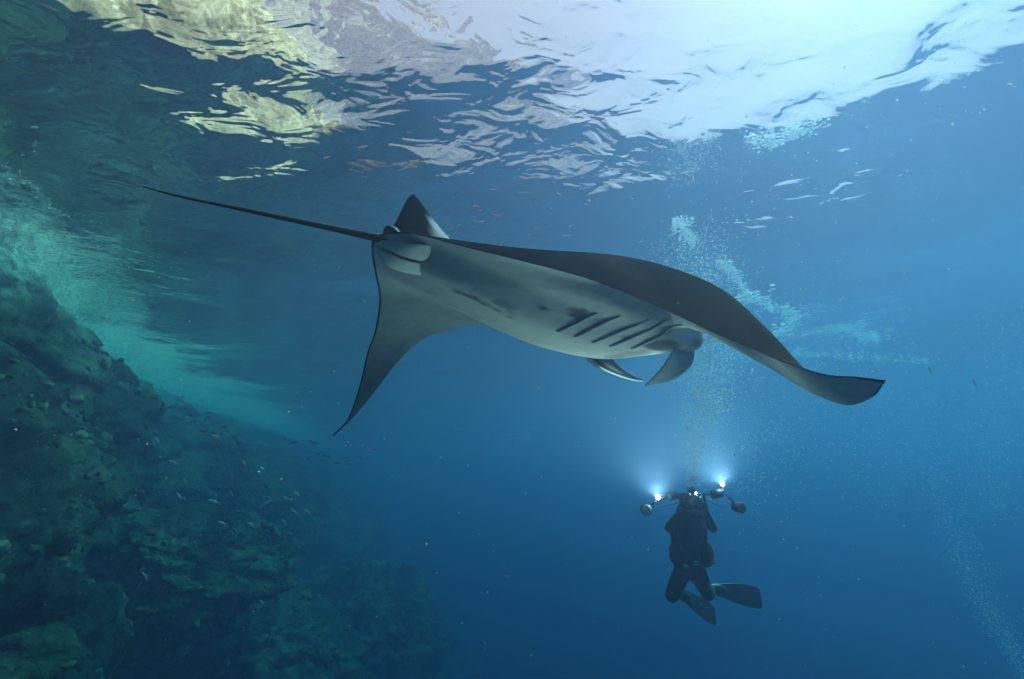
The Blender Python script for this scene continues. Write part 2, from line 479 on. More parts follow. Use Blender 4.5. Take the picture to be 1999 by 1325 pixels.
def manta_details():
    rows, c, S, D, V = manta_surfaces()
    L = lambda p: (p[0], -p[1], p[2])
    dark = simple_mat('manta_dark_skin', (.022, .019, .018), .6, var=.25, scale=12, spec=.2)
    black = simple_mat('gill_opening', (.010, .012, .014), .8, var=.2, spec=.1)
    # tail
    tube('tail', [L(p) for p in [(-.90, .015, -.03), (-1.0, 0, -.037), (-1.13, -.024, -.046), (-1.27, -.05, -.056), (-1.43, -.08, -.067), (-1.58, -.107, -.078), (-1.66, -.12, -.078)]],
         [.024, .0165, .0115, .009, .006, .0038, .0018], dark, manta, seg=12)
    # knob over the tail base
    tube('spine_knob', [L(p) for p in [(-.90, 0, -.01), (-.935, 0, .012), (-.958, 0, .014), (-.97, 0, -.01)]], [.016, .02, .017, .006], dark, manta, seg=10)
    # dorsal fin: front edge and rear edge
    def dcol(i, w, sd_):
        base = np.array([.022, .019, .018])
        k = min(1, 4 * max(0, 1 - i / .62)) * min(1, 3 * max(0, 1 - w / (.14 + .30 * (1 - i))))
        return base * (1 - k) + np.array([.6, .6, .6]) * k
    blade('dorsal_fin', [L(p) for p in [(-.64, 0, .06), (-.715, 0, .105), (-.775, 0, .150), (-.832, 0, .202), (-.862, 0, .219)]],
          [L(p) for p in [(-.955, 0, -.01), (-.935, 0, .05), (-.918, 0, .10), (-.895, 0, .175), (-.872, 0, .216)]], manta_skin, manta, thick=.016, color=dcol)
    # pelvic fins either side of the vent
    def pcol(i, w, sd_):
        return np.array([.92, .86, .80])
    for sgn in (1, -1):
        blade('pelvic_fin', [L(p) for p in [(-.58, sgn * .10, -.01), (-.70, sgn * .125, -.04), (-.80, sgn * .135, -.058), (-.90, sgn * .105, -.074), (-.99, sgn * .045, -.065)]],
              [L(p) for p in [(-.58, sgn * .02, -.02), (-.70, sgn * .014, -.05), (-.80, sgn * .012, -.070), (-.90, sgn * .01, -.080), (-1.0, sgn * .012, -.065)]], manta_skin, manta, bow=(0, 0, .0), thick=.007, color=pcol)
    # cephalic fins
    def near(i, w, sd_):
        return np.array([.55, .60, .60]) * (1 if .05 < w < .95 else .6)
    blade('cephalic_fin', [L(p) for p in [(.62, .27, -.13), (.50, .28, -.235), (.53, .2, -.29), (.57, .11, -.325), (.61, .03, -.345)]],
          [L(p) for p in [(.76, .27, -.12), (.77, .27, -.18), (.84, .2, -.235), (.79, .1, -.305), (.63, .02, -.347)]], manta_skin, manta, bow=(.02, .03, 0), thick=.012, color=near)
    def far(i, w, sd_):
        base = np.array([.022, .022, .025])
        k = (1.0 if w > .72 else 0.0) * min(1, i / .2)
        k2 = max(0, 1 - abs(w - .32) / .16) * max(0, 1 - abs(i - .42) / .3) * .45
        k = min(1, max(1.6 * k, k2))
        return base * (1 - k) + np.array([.72, .74, .74]) * k
    blade('cephalic_fin', [L(p) for p in [(.80, -.32, -.03), (.83, -.33, -.05), (.86, -.27, -.14), (.88, -.2, -.20), (.89, -.14, -.232)]],
          [L(p) for p in [(.52, -.34, -.06), (.60, -.335, -.125), (.70, -.30, -.172), (.82, -.2, -.232), (.87, -.13, -.252)]], manta_skin, manta, bow=(.0, .03, .0), thick=.012, color=far)
    # gill slits: five on each side, real folds with a dark opening
    pale_m = simple_mat('gill_flap_skin', (.60, .61, .61), .7, var=.15, scale=20, spec=.1)
    def on_belly(f_, r_):
        d = (V[..., 0] - f_) ** 2 + (V[..., 1] - r_) ** 2
        k = np.unravel_index(d.argmin(), d.shape)
        # weighted average of the nearest points keeps the line smooth
        w = np.exp(-d / .0004); w /= w.sum()
        return np.array([f_, r_, float((w * V[..., 2]).sum())])
    ends = [((-.045, -.01), (-.068, .25)), ((.06, .01), (.022, .31)), ((.18, .02), (.15, .375)), ((.29, .05), (.226, .425)), ((.395, .11), (.30, .455))]
    for sgn in (1,):
        for (a, b) in ends:
            pts = []
            for k in range(9):
                q = k / 8
                f_ = a[0] + (b[0] - a[0]) * q - .004 * math.sin(math.pi * q)
                r_ = a[1] + (b[1] - a[1]) * q
                p = on_belly(f_, r_); p[2] -= .001
                pts.append(L(p))
            lip = tube('gill_flap', [(p[0] + .011, p[1], p[2] - .001) for p in pts], [.002 + .006 * math.sin(math.pi * min(1, .08 + q / 9)) for q in range(9)], pale_m, manta, seg=8, sub=3, flat=.6)
            rr = [.0018 + .0055 * math.sin(math.pi * min(1, .12 + q / 9)) for q in range(9)]
            tube('gill_slit', pts, rr, black, manta, seg=8, sub=3, flat=.5)
    # eyes on the sides of the head
    em = simple_mat('manta_eye', (.008, .008, .009), .08, var=.05, spec=.6)
    for sgn in (1, -1):
        bm = bmesh.new(); bmesh.ops.create_uvsphere(bm, u_segments=14, v_segments=9, radius=.026)
        o = bm_obj('eye', bm, em, manta); o.location = (.66, -sgn * .352, .0)
manta_details()

# ------------------------------------------------------------------ rock: reef wall, cliff and headland
def fbm(P, scale, octv=5, H=.9, seed=0):
    o = Vector((seed * 13.7, seed * 7.1, seed * 3.3))
    return np.array([noise.fractal(Vector(p) * scale + o, H, 2.1, octv) for p in P])

def cracks(P, scale, seed=0):
    """blocky relief: each cell of broken rock stands a little proud, the joints are cut in"""
    o = Vector((seed * 5.3, seed * 2.9, seed * 8.1)); out = []
    for p in P:
        q = Vector(p) * scale + o
        q += noise.noise_vector(q * 1.3) * .35
        d, pts = noise.voronoi(q)
        e = min(1.0, (d[1] - d[0]) / .22)
        out.append((e - 1) * .55 + .5 * noise.cell(pts[0] * 7.0))
    return np.array(out)

def rock_mat(name, cols, scale, bump=1.0, bd=.2, tint=None):
    m, t, out = new_mat(name)
    N = t.nodes.new; L = t.links.new
    geo = N('ShaderNodeNewGeometry')
    n1 = N('ShaderNodeTexNoise'); n1.inputs['Scale'].default_value = scale; n1.inputs['Detail'].default_value = 9; n1.inputs['Roughness'].default_value = .62
    L(geo.outputs['Position'], n1.inputs['Vector'])
    cr = N('ShaderNodeValToRGB')
    e = cr.color_ramp.elements
    while len(e) < len(cols): e.new(.5)
    for k, c_ in enumerate(cols):
        e[k].position = c_[0]; e[k].color = (*c_[1], 1)
    L(n1.outputs[0], cr.inputs[0])
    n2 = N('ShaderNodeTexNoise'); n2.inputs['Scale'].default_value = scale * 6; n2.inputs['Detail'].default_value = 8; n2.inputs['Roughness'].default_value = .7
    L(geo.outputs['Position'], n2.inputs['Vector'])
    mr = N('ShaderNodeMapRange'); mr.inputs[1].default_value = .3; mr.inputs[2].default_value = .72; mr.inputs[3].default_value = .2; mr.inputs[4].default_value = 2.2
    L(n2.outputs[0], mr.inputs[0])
    sc_ = N('ShaderNodeVectorMath'); sc_.operation = 'SCALE'
    src = cr.outputs[0]
    if tint:            # brightness of sunlit, foamy shallows put into the rock colour near the waterline
        sx = N('ShaderNodeSeparateXYZ'); L(geo.outputs['Position'], sx.inputs[0])
        ad = N('ShaderNodeMath'); ad.operation = 'MULTIPLY_ADD'; ad.inputs[1].default_value = 2.4
        L(n1.outputs[0], ad.inputs[0]); L(sx.outputs[2], ad.inputs[2])
        zr = N('ShaderNodeMapRange'); zr.interpolation_type = 'SMOOTHSTEP'
        zr.inputs[1].default_value = tint[0]; zr.inputs[2].default_value = tint[1]
        L(ad.outputs[0], zr.inputs[0])
        tm = N('ShaderNodeMix'); tm.data_type = 'RGBA'; tm.inputs[7].default_value = (*tint[2], 1)
        L(zr.outputs[0], tm.inputs[0]); L(src, tm.inputs[6]); src = tm.outputs[2]
    L(src, sc_.inputs[0]); L(mr.outputs[0], sc_.inputs['Scale'])
    p = N('ShaderNodeBsdfPrincipled'); p.inputs['Roughness'].default_value = .9; p.inputs['Specular IOR Level'].default_value = .1
    L(sc_.outputs[0], p.inputs['Base Color'])
    b = N('ShaderNodeBump'); b.inputs['Strength'].default_value = bump; b.inputs['Distance'].default_value = bd
    L(n2.outputs[0], b.inputs['Height']); L(b.outputs[0], p.inputs['Normal'])
    L(p.outputs[0], out.inputs[0])
    return m

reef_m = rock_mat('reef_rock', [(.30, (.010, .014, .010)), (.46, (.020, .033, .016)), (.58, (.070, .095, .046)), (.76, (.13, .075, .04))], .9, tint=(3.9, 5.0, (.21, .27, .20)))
cliff_m = rock_mat('cliff_rock', [(.32, (.10, .075, .055)), (.46, (.38, .24, .13)), (.6, (.66, .45, .26)), (.75, (.72, .55, .37))], .22, .7, .5)

SHORE = [(-6.5, -30), (-6.0, -14), (-6.4, -5), (-7.2, 1.5), (-8.6, 6.6), (-12.2, 12), (-15.6, 20), (-19.5, 36), (-24, 61), (-29, 110)]
def curve2(pts, n):
    A = catmull([list(p) + [0] for p in pts], n)[:, :2]
    T = np.gradient(A, axis=0); T /= np.linalg.norm(T, axis=1, keepdims=True)
    return A, np.stack([T[:, 1], -T[:, 0]], 1)         # outward = right of travel

def build_reef():
    A, Nn = curve2(SHORE, 34)
    zs = np.r_[np.linspace(SURF + 1.0, -8, 150), np.linspace(-8.5, -40, 30)]
    prof_z = [-40, -20, -10, -6, -3.5, -1.8, -.3, 1.5, 3.0, 3.8, 4.4, 5.2]
    prof_o = [14, 9, 5.5, 3.0, 1.4, 1.3, 2.0, 1.5, .7, .1, -.5, -1.2]
    far_z = [-40, -20, -12, -6, -2, 0, 1.5, 2.8, 3.5, 3.9, 4.4, 5.2]
    far_o = [28, 21, 16, 11.5, 8.2, 6.2, 4.0, 1.9, .9, .2, -.5, -1.2]
    off_n = np.interp(zs, prof_z, prof_o); off_f = np.interp(zs, far_z, far_o)
    k = np.clip((A[:, 1] - 9) / 13, 0, 1); k = (k * k * (3 - 2 * k))[:, None]
    off = off_n[None] * (1 - k) + off_f[None] * k
    P = np.zeros((len(A), len(zs), 3))
    P[..., :2] = A[:, None] + Nn[:, None] * off[..., None]
    P[..., 2] = zs[None]
    fl = P.reshape(-1, 3)
    amp = np.tile(np.interp(zs, [-40, -8, 2.5, 3.9, 5], [2.2, 1.5, .9, .35, .3])[None], (len(A), 1)).ravel()
    d = fbm(fl * np.array([1, 1, 1.3]), .22, 3, 1.0, 1) * 1.3 + fbm(fl, .8, 6, .7, 2) * .42 + cracks(fl, .75, 4) * .5
    nrm = np.repeat(Nn, len(zs), 0)
    fl[:, :2] += nrm * (amp * d)[:, None]
    fl[:, 2] += .5 * amp * fbm(fl, .6, 4, .9, 3) * .5
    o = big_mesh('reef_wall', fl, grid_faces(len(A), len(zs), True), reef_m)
    tag(o, kind='structure')

def build_cliff(name, pts, heights, setback, n, nz, amp, base, seed):
    A, Nn = curve2(pts, n)
    hh = np.interp(np.arange(len(A)) / n, np.arange(len(heights)), heights)
    v = np.linspace(0, 1, nz)
    z = base + (hh[:, None] - base) * v[None] ** 1.1
    P = np.zeros((len(A), nz, 3))
    P[..., :2] = A[:, None] - Nn[:, None] * (setback * v[None, :, None] ** 1.3) * (hh[:, None, None] / max(heights))
    P[..., 2] = z
    fl = P.reshape(-1, 3)
    d = fbm(fl, .07, 3, 1.0, seed) * 1.0 + fbm(fl * np.array([1, 1, .6]), .3, 6, .75, seed + 1) * .5
    a2 = amp * np.tile(np.interp(v, [0, .06, 1], [.1, 1, 1])[None], (len(A), 1)).ravel()
    fl[:, :2] += np.repeat(Nn, nz, 0) * (a2 * d)[:, None]
    fl[:, 2] += a2 * .5 * fbm(fl, .15, 5, .8, seed + 2) * np.tile(v[None] ** 2, (len(A), 1)).ravel()
    o = big_mesh(name, fl, grid_faces(len(A), nz, True), cliff_m)
    tag(o, kind='structure')

build_reef()
build_cliff('cliff', [(-8.4, -14), (-8.6, -5), (-9.4, 1.5), (-10.8, 6.6), (-13.6, 12), (-17, 20), (-20.5, 36), (-25, 61)], [14, 16, 18, 21, 26, 34, 48, 66], 9, 20, 70, 2.4, SURF - .9, 11)
build_cliff('headland', [(-28, 58), (-18, 68), (-6, 74), (8, 78), (22, 84), (40, 95)], [66, 68, 62, 46, 28, 6], 16, 14, 60, 6, SURF - .9, 21)

def build_seabed():
    xs = np.linspace(-149, 149, 60); ys = np.linspace(-49, 249, 60)
    X, Y = np.meshgrid(xs, ys, indexing='ij')
    P = np.stack([X, Y, np.full_like(X, -38.5)], -1).reshape(-1, 3)
    P[:, 2] += fbm(P, .05, 4, 1, 5) * 1.2
    sand = rock_mat('sand', [(.3, (.25, .23, .18)), (.7, (.36, .33, .26))], .3, .3, .1)
    tag(big_mesh('seabed', P, grid_faces(60, 60), sand), kind='structure')
build_seabed()

def boulder(loc, rx, ry, rz, seed, label, sub=6, amp=.34, rot=0.0):
    bm = bmesh.new(); bmesh.ops.create_icosphere(bm, subdivisions=sub, radius=1.0)
    P = np.array([v.co[:] for v in bm.verts])
    sq = np.sign(P) * np.abs(P) ** .8
    P = sq / np.linalg.norm(sq, axis=1, keepdims=True) ** .6
    d = fbm(P, 1.1, 3, 1.0, seed) * amp + np.abs(fbm(P, 2.6, 4, .9, seed + 1)) * -.16 + fbm(P, 6, 5, .6, seed + 2) * .06 + cracks(P, 2.6, seed) * .085 + cracks(P, 6.5, seed + 3) * .03
    P = P * (1 + d)[:, None] * np.array([rx, ry, rz])
    for v, p in zip(bm.verts, P): v.co = p
    o = bm_obj('boulder', bm, reef_m)
    o.location = loc; o.rotation_euler[2] = rot
    tag(o, label, 'boulder')
    return o
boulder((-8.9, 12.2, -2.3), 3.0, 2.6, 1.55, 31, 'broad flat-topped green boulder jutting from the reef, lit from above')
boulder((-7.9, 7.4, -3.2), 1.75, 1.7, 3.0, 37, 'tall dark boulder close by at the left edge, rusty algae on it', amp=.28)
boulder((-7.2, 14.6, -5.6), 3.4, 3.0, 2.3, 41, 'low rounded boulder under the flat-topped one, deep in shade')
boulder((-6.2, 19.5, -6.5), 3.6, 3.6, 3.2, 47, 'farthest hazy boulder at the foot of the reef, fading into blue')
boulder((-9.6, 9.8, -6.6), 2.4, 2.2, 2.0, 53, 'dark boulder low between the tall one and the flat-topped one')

# ------------------------------------------------------------------ growth on the rock
def build_growth():
    r = np.random.default_rng(101)
    V0, F0 = ico_shape(2)
    pos = []; nor = []
    for o in [q for q in bpy.data.objects if q.name.startswith(('boulder', 'reef_wall'))]:
        me = o.data
        n = len(me.polygons)
        c = np.empty(n * 3, np.float32); me.polygons.foreach_get('center', c); c = c.reshape(-1, 3)
        nn = np.empty(n * 3, np.float32); me.polygons.foreach_get('normal', nn); nn = nn.reshape(-1, 3)
        ar = np.empty(n, np.float32); me.polygons.foreach_get('area', ar)
        M = np.array(o.matrix_basis); cw = c @ M[:3, :3].T + M[:3, 3]; nw = nn @ M[:3, :3].T
        k = (cw[:, 1] > 3) & (cw[:, 1] < 22) & (cw[:, 2] > -9) & (cw[:, 2] < 2.8) & (nw[:, 2] > -.15)
        w = ar * k * np.array([max(0.02, .25 + noise.noise(Vector(p) * .55)) for p in cw])
        m = 2600 if o.name.startswith('reef') else 620
        idx = r.choice(n, m, p=w / w.sum())
        pos.append(cw[idx]); nor.append(nw[idx])
    pos = np.vstack(pos); nor = np.vstack(nor)
    n = len(pos)
    rad_ = .03 * 3.4 ** (r.random(n) ** 2.2)
    jit = 1 + .26 * r.normal(size=(n, len(V0), 1)).clip(-1.4, 1.4)
    sq = np.stack([.8 + .6 * r.random(n), .8 + .6 * r.random(n), .5 + .9 * r.random(n)], 1)
    P = pos[:, None] + nor[:, None] * (rad_ * .25)[:, None, None] + V0[None] * jit * rad_[:, None, None] * sq[:, None]
    Q = F0[None] + (np.arange(n) * len(V0))[:, None, None]
    gm = rock_mat('reef_growth', [(.32, (.02, .03, .016)), (.45, (.04, .06, .026)), (.56, (.10, .125, .06)), (.66, (.16, .11, .055)), (.8, (.15, .085, .085))], 2.2, .8, .06)
    o = big_mesh('coral_growth', P.reshape(-1, 3), Q.reshape(-1, 3), gm)
    tag(o, 'crust of small corals and algae tufts over the reef rock', kind='stuff')
def ico_shape(sub):
    bm = bmesh.new(); bmesh.ops.create_icosphere(bm, subdivisions=sub, radius=1.0)
    V = np.array([v.co[:] for v in bm.verts]); F = np.array([[v.index for v in f.verts] for f in bm.faces]); bm.free()
    return V, F
build_growth()

# ------------------------------------------------------------------ diver
suit_m = simple_mat('neoprene', (.012, .014, .017), .75, var=.3, scale=30, bump=.2, spec=.25)
rubber_m = simple_mat('black_rubber', (.010, .011, .012), .45, var=.2, scale=25, spec=.4)
nylon_m = simple_mat('black_nylon', (.014, .016, .018), .8, var=.35, scale=40, bump=.3, spec=.2)
rim_m = simple_mat('yellow_piping', (.50, .55, .12), .5, var=.1)
chrome_m = simple_mat('chrome', (.75, .76, .77), .2, metal=1.0, var=.05)
glass_m = simple_mat('mask_glass', (.10, .13, .14), .06, var=.05, spec=.8, coat=.5)
skin_m = simple_mat('face_skin', (.36, .23, .17), .6, var=.1)
alu_m = simple_mat('anodised_aluminium', (.045, .05, .055), .35, metal=.7, var=.2, scale=40)
float_m = simple_mat('float_foam', (.03, .035, .04), .7, var=.2, scale=40)
tank_m = simple_mat('tank_paint', (.28, .30, .30), .4, metal=.4, var=.2)
white_m = simple_mat('white_plastic', (.62, .64, .64), .4, var=.1)

def box_bm(bm, c, s, rot=None, bevel=.0):
    r = bmesh.ops.create_cube(bm, size=1.0)
    vs_ = r['verts']
    M = Matrix.Translation(Vector(c)) @ (rot.to_matrix().to_4x4() if rot is not None else Matrix.Identity(4)) @ Matrix.Diagonal((*s, 1))
    bmesh.ops.transform(bm, matrix=M, verts=vs_)
    if bevel:
        eds = list({e for v in vs_ for e in v.link_edges})
        bmesh.ops.bevel(bm, geom=eds, offset=bevel, segments=2, affect='EDGES', profile=.6)

def cyl_bm(bm, a, b, ra, rb=None, seg=16):
    a = Vector(a); b = Vector(b); rb = ra if rb is None else rb
    d = b - a
    M = Matrix.Translation((a + b) / 2) @ d.to_track_quat('Z', 'Y').to_matrix().to_4x4()
    bmesh.ops.create_cone(bm, cap_ends=True, segments=seg, radius1=ra, radius2=rb, depth=d.length, matrix=M)

def sph_bm(bm, c, r, s=(1, 1, 1), u=16, v=10):
    M = Matrix.Translation(Vector(c)) @ Matrix.Diagonal((r * s[0], r * s[1], r * s[2], 1))
    bmesh.ops.create_uvsphere(bm, u_segments=u, v_segments=v, radius=1.0, matrix=M)

DIVER = Vector((1.895, 5.33, -.901))
J = {'pelvis': (0, 0, 0), 'waist': (.015, -.01, .13), 'belly': (.028, -.02, .22), 'chest': (.062, 0, .391), 'neck': (.074, -.02, .518), 'headc': (.078, -.06, .60), 'headtop': (.088, -.045, .695),
     'shL': (-.095, 0, .468), 'elL': (-.238, -.12, .367), 'wrL': (-.165, -.31, .549), 'haL': (-.160, -.365, .630),
     'shR': (.233, 0, .468), 'elR': (.262, -.12, .362), 'wrR': (.118, -.31, .554), 'haR': (.090, -.365, .634),
     'hipL': (-.083, 0, -.054), 'mtL': (-.20, -.12, -.155), 'knL': (-.300, -.22, -.248), 'clL': (-.19, .02, -.285), 'anL': (-.082, .20, -.288), 'toL': (-.03, .26, -.33),
     'hipR': (.085, 0, -.054), 'mtR': (.085, -.10, -.15), 'knR': (.082, -.2, -.243), 'clR': (.19, .03, -.262), 'anR': (.297, .22, -.257), 'toR': (.36, .28, -.275)}

def build_diver():
    root = empty('person', DIVER)
    tag(root, 'scuba diver in black wetsuit hovering upright, aiming a camera rig at us', 'person')
    R = {'pelvis': .135, 'waist': .13, 'belly': .128, 'chest': .145, 'neck': .062, 'headc': .098, 'headtop': .075,
         'shL': .066, 'elL': .046, 'wrL': .032, 'haL': .034, 'shR': .066, 'elR': .046, 'wrR': .032, 'haR': .034,
         'hipL': .098, 'mtL': .088, 'knL': .064, 'clL': .062, 'anL': .042, 'toL': .04, 'hipR': .098, 'mtR': .088, 'knR': .064, 'clR': .062, 'anR': .042, 'toR': .04}
    E = [('pelvis', 'waist'), ('waist', 'belly'), ('belly', 'chest'), ('chest', 'neck'), ('neck', 'headc'), ('headc', 'headtop'),
         ('chest', 'shL'), ('shL', 'elL'), ('elL', 'wrL'), ('wrL', 'haL'), ('chest', 'shR'), ('shR', 'elR'), ('elR', 'wrR'), ('wrR', 'haR'),
         ('pelvis', 'hipL'), ('hipL', 'mtL'), ('mtL', 'knL'), ('knL', 'clL'), ('clL', 'anL'), ('anL', 'toL'),
         ('pelvis', 'hipR'), ('hipR', 'mtR'), ('mtR', 'knR'), ('knR', 'clR'), ('clR', 'anR'), ('anR', 'toR')]
    names = list(J); co = [list(J[k]) for k in names]; rd = [R[k] for k in names]
    ed = [(names.index(a), names.index(b)) for a, b in E]
    # fingers wrapped round the rig's handles
    for side, sx in (('haL', 1), ('haR', -1)):
        h = Vector(J[side]); hi = names.index(side)
        for k, (dz, ln) in enumerate(((.030, .9), (.010, 1.0), (-.010, .95), (-.030, .75))):
            a = h + Vector((sx * .004, -.040 * ln, dz)); b = a + Vector((sx * .026, -.020 * ln, .0)); c = b + Vector((sx * .016, .024, -.002))
            i0 = len(co); co += [list(a), list(b), list(c)]; rd += [.0105, .0095, .008]
            ed += [(hi, i0), (i0, i0 + 1), (i0 + 1, i0 + 2)]
        a = h + Vector((sx * .030, .008, .022)); b = a + Vector((sx * .018, -.028, .014))
        i0 = len(co); co += [list(a), list(b)]; rd += [.012, .0095]
        ed += [(hi, i0), (i0, i0 + 1)]
    me = bpy.data.meshes.new('body')
    me.from_pydata(co, ed, [])
    me.materials.append(suit_m)
    o = link(bpy.data.objects.new('body', me), root)
    md = o.modifiers.new('skin', 'SKIN')
    for v, r in zip(me.skin_vertices[0].data, rd): v.radius = (r, r)
    me.skin_vertices[0].data[0].use_root = True
    md.use_smooth_shade = True
    sb = o.modifiers.new('sub', 'SUBSURF'); sb.levels = 2; sb.render_levels = 2
    # face between hood and mask
    hc = Vector(J['headc'])
    bm = bmesh.new(); sph_bm(bm, hc + Vector((-.01, -.052, -.005)), .07, (.9, .75, 1.05))
    face = bm_obj('face', bm, skin_m, root)
    bm = bmesh.new(); box_bm(bm, hc + Vector((-.012, -.110, .028)), (.150, .05, .078), bevel=.016)
    mask = bm_obj('mask', bm, rubber_m, root)
    for sx in (-1, 1):
        bm = bmesh.new(); box_bm(bm, hc + Vector((-.012 + sx * .036, -.137, .030)), (.058, .006, .052), bevel=.0028)
        bm_obj('lens', bm, glass_m, mask)
    bm = bmesh.new()
    cyl_bm(bm, hc + Vector((-.015, -.10, -.045)), hc + Vector((-.018, -.150, -.052)), .034, .030)
    box_bm(bm, hc + Vector((-.017, -.12, -.085)), (.085, .035, .028), bevel=.008)
    bm_obj('regulator', bm, rubber_m, root)
    tube('hose', [hc + Vector(p) for p in [(.02, -.125, -.05), (.10, -.10, -.055), (.15, -.02, -.02), (.13, .08, .0), (.05, .14, -.06)]], [.011] * 5, rubber_m, root, seg=8)
    tube('hose', [Vector(p) for p in [(.0, .13, .50), (-.12, .06, .47), (-.155, -.08, .36), (-.13, -.13, .22), (-.12, -.13, .10)]], [.010] * 5, rubber_m, root, seg=8)
    # buoyancy jacket: shoulders, wrap round the waist with two fat side bladders
    bm = bmesh.new()
    sph_bm(bm, (.005, .035, .27), 1, (.165, .115, .21), 20, 14)
    jk = bm_obj('buoyancy_jacket', bm, nylon_m, root)
    for sx, cx in ((-1, -.125), (1, .165)):
        bm = bmesh.new(); sph_bm(bm, (cx, -.035, .125), 1, (.088, .115, .135), 18, 12)
        w = bm_obj('bladder', bm, nylon_m, jk)
        pts = []
        for k in range(9):
            a = rad(-70 + 175 * k / 8)
            pts.append((cx + sx * .090 * math.cos(a) * .98, -.065, .125 + .137 * math.sin(a) * .98))
        tube('piping', pts, [.0045] * 9, rim_m if sx > 0 else nylon_m, jk, seg=6, sub=3)  # right rim coloured yellow for the highlight along it
    for sx in (-1, 1):
        tube('strap', [(.062 + sx * .095, .03, .50), (.058 + sx * .10, -.105, .44), (.045 + sx * .105, -.155, .34), (.03 + sx * .11, -.14, .22)], [.019] * 4, nylon_m, jk, seg=8, flat=.35)
    tube('waist_belt', [(-.10, -.10, .06), (-.03, -.145, .055), (.06, -.150, .055), (.14, -.105, .06)], [.024] * 4, nylon_m, jk, seg=8, flat=.4)
    bm = bmesh.new(); box_bm(bm, (.015, -.158, .055), (.06, .012, .045), bevel=.004); bm_obj('buckle', bm, chrome_m, jk)
    for (x, z) in ((.15, .33), (-.05, .30), (.185, .06), (.215, .055)):
        bm = bmesh.new()
        bmesh.ops.create_uvsphere(bm, u_segments=10, v_segments=6, radius=.012, matrix=Matrix.Translation((x, -.15, z)))
        bm_obj('metal_ring', bm, chrome_m, jk)
    bm = bmesh.new(); cyl_bm(bm, (-.10, -.16, .02), (-.10, -.175, .02), .034); gg = bm_obj('gauge', bm, rubber_m, root)
    bm = bmesh.new(); cyl_bm(bm, (-.10, -.1755, .02), (-.10, -.178, .02), .027); bm_obj('dial', bm, glass_m, gg)
    # tank on the back
    bm = bmesh.new()
    cyl_bm(bm, (.02, .205, -.05), (.07, .205, .46), .09, .09, 20)
    sph_bm(bm, (.072, .205, .46), .09, (1, 1, .6), 20, 10)
    tk = bm_obj('tank', bm, tank_m, root)
    bm = bmesh.new(); cyl_bm(bm, (.075, .205, .50), (.08, .205, .575), .024); cyl_bm(bm, (.03, .205, .56), (.12, .205, .56), .016); bm_obj('valve', bm, chrome_m, tk)
    # fins
    for s, a, tip, side in (('L', 'anL', Vector((.395, .46, -.592)), Vector((.25, .35, .35))), ('R', 'anR', Vector((.890, .36, -.388)), Vector((.06, .28, .95)))):
        A = Vector(J[a]); ax = (tip - A).normalized()
        sd_ = (side - ax * side.dot(ax)).normalized()
        nr = ax.cross(sd_).normalized()
        Lg = (tip - A).length
        prof = [(-.02, .045), (.10, .055), (.22, .062), (.42, .088), (.7, .108), (.92, .108), (1.0, .09)]
        pa = [A + ax * Lg * q + sd_ * w for q, w in prof]; pb = [A + ax * Lg * q - sd_ * w for q, w in prof]
        bmn = blade('fin', [tuple(p) for p in pa], [tuple(p) for p in pb], rubber_m, root, thick=.014)
        bm = bmesh.new()
        sph_bm(bm, (0, 0, 0), 1, (.05, .058, .13), 14, 10)
        q = ax.to_track_quat('Z', 'Y').to_matrix().to_4x4()
        bmesh.ops.transform(bm, matrix=Matrix.Translation(A + ax * .07) @ q, verts=bm.verts)
        bm_obj('foot_pocket', bm, rubber_m, bmn)
        for sg in (1, -1):
            tube('rail', [tuple(A + ax * Lg * q_ + sd_ * sg * w * .97) for q_, w in prof[1:-1]], [.012, .012, .010, .008, .006], rubber_m, bmn, seg=8)
    return root
diver = build_diver()

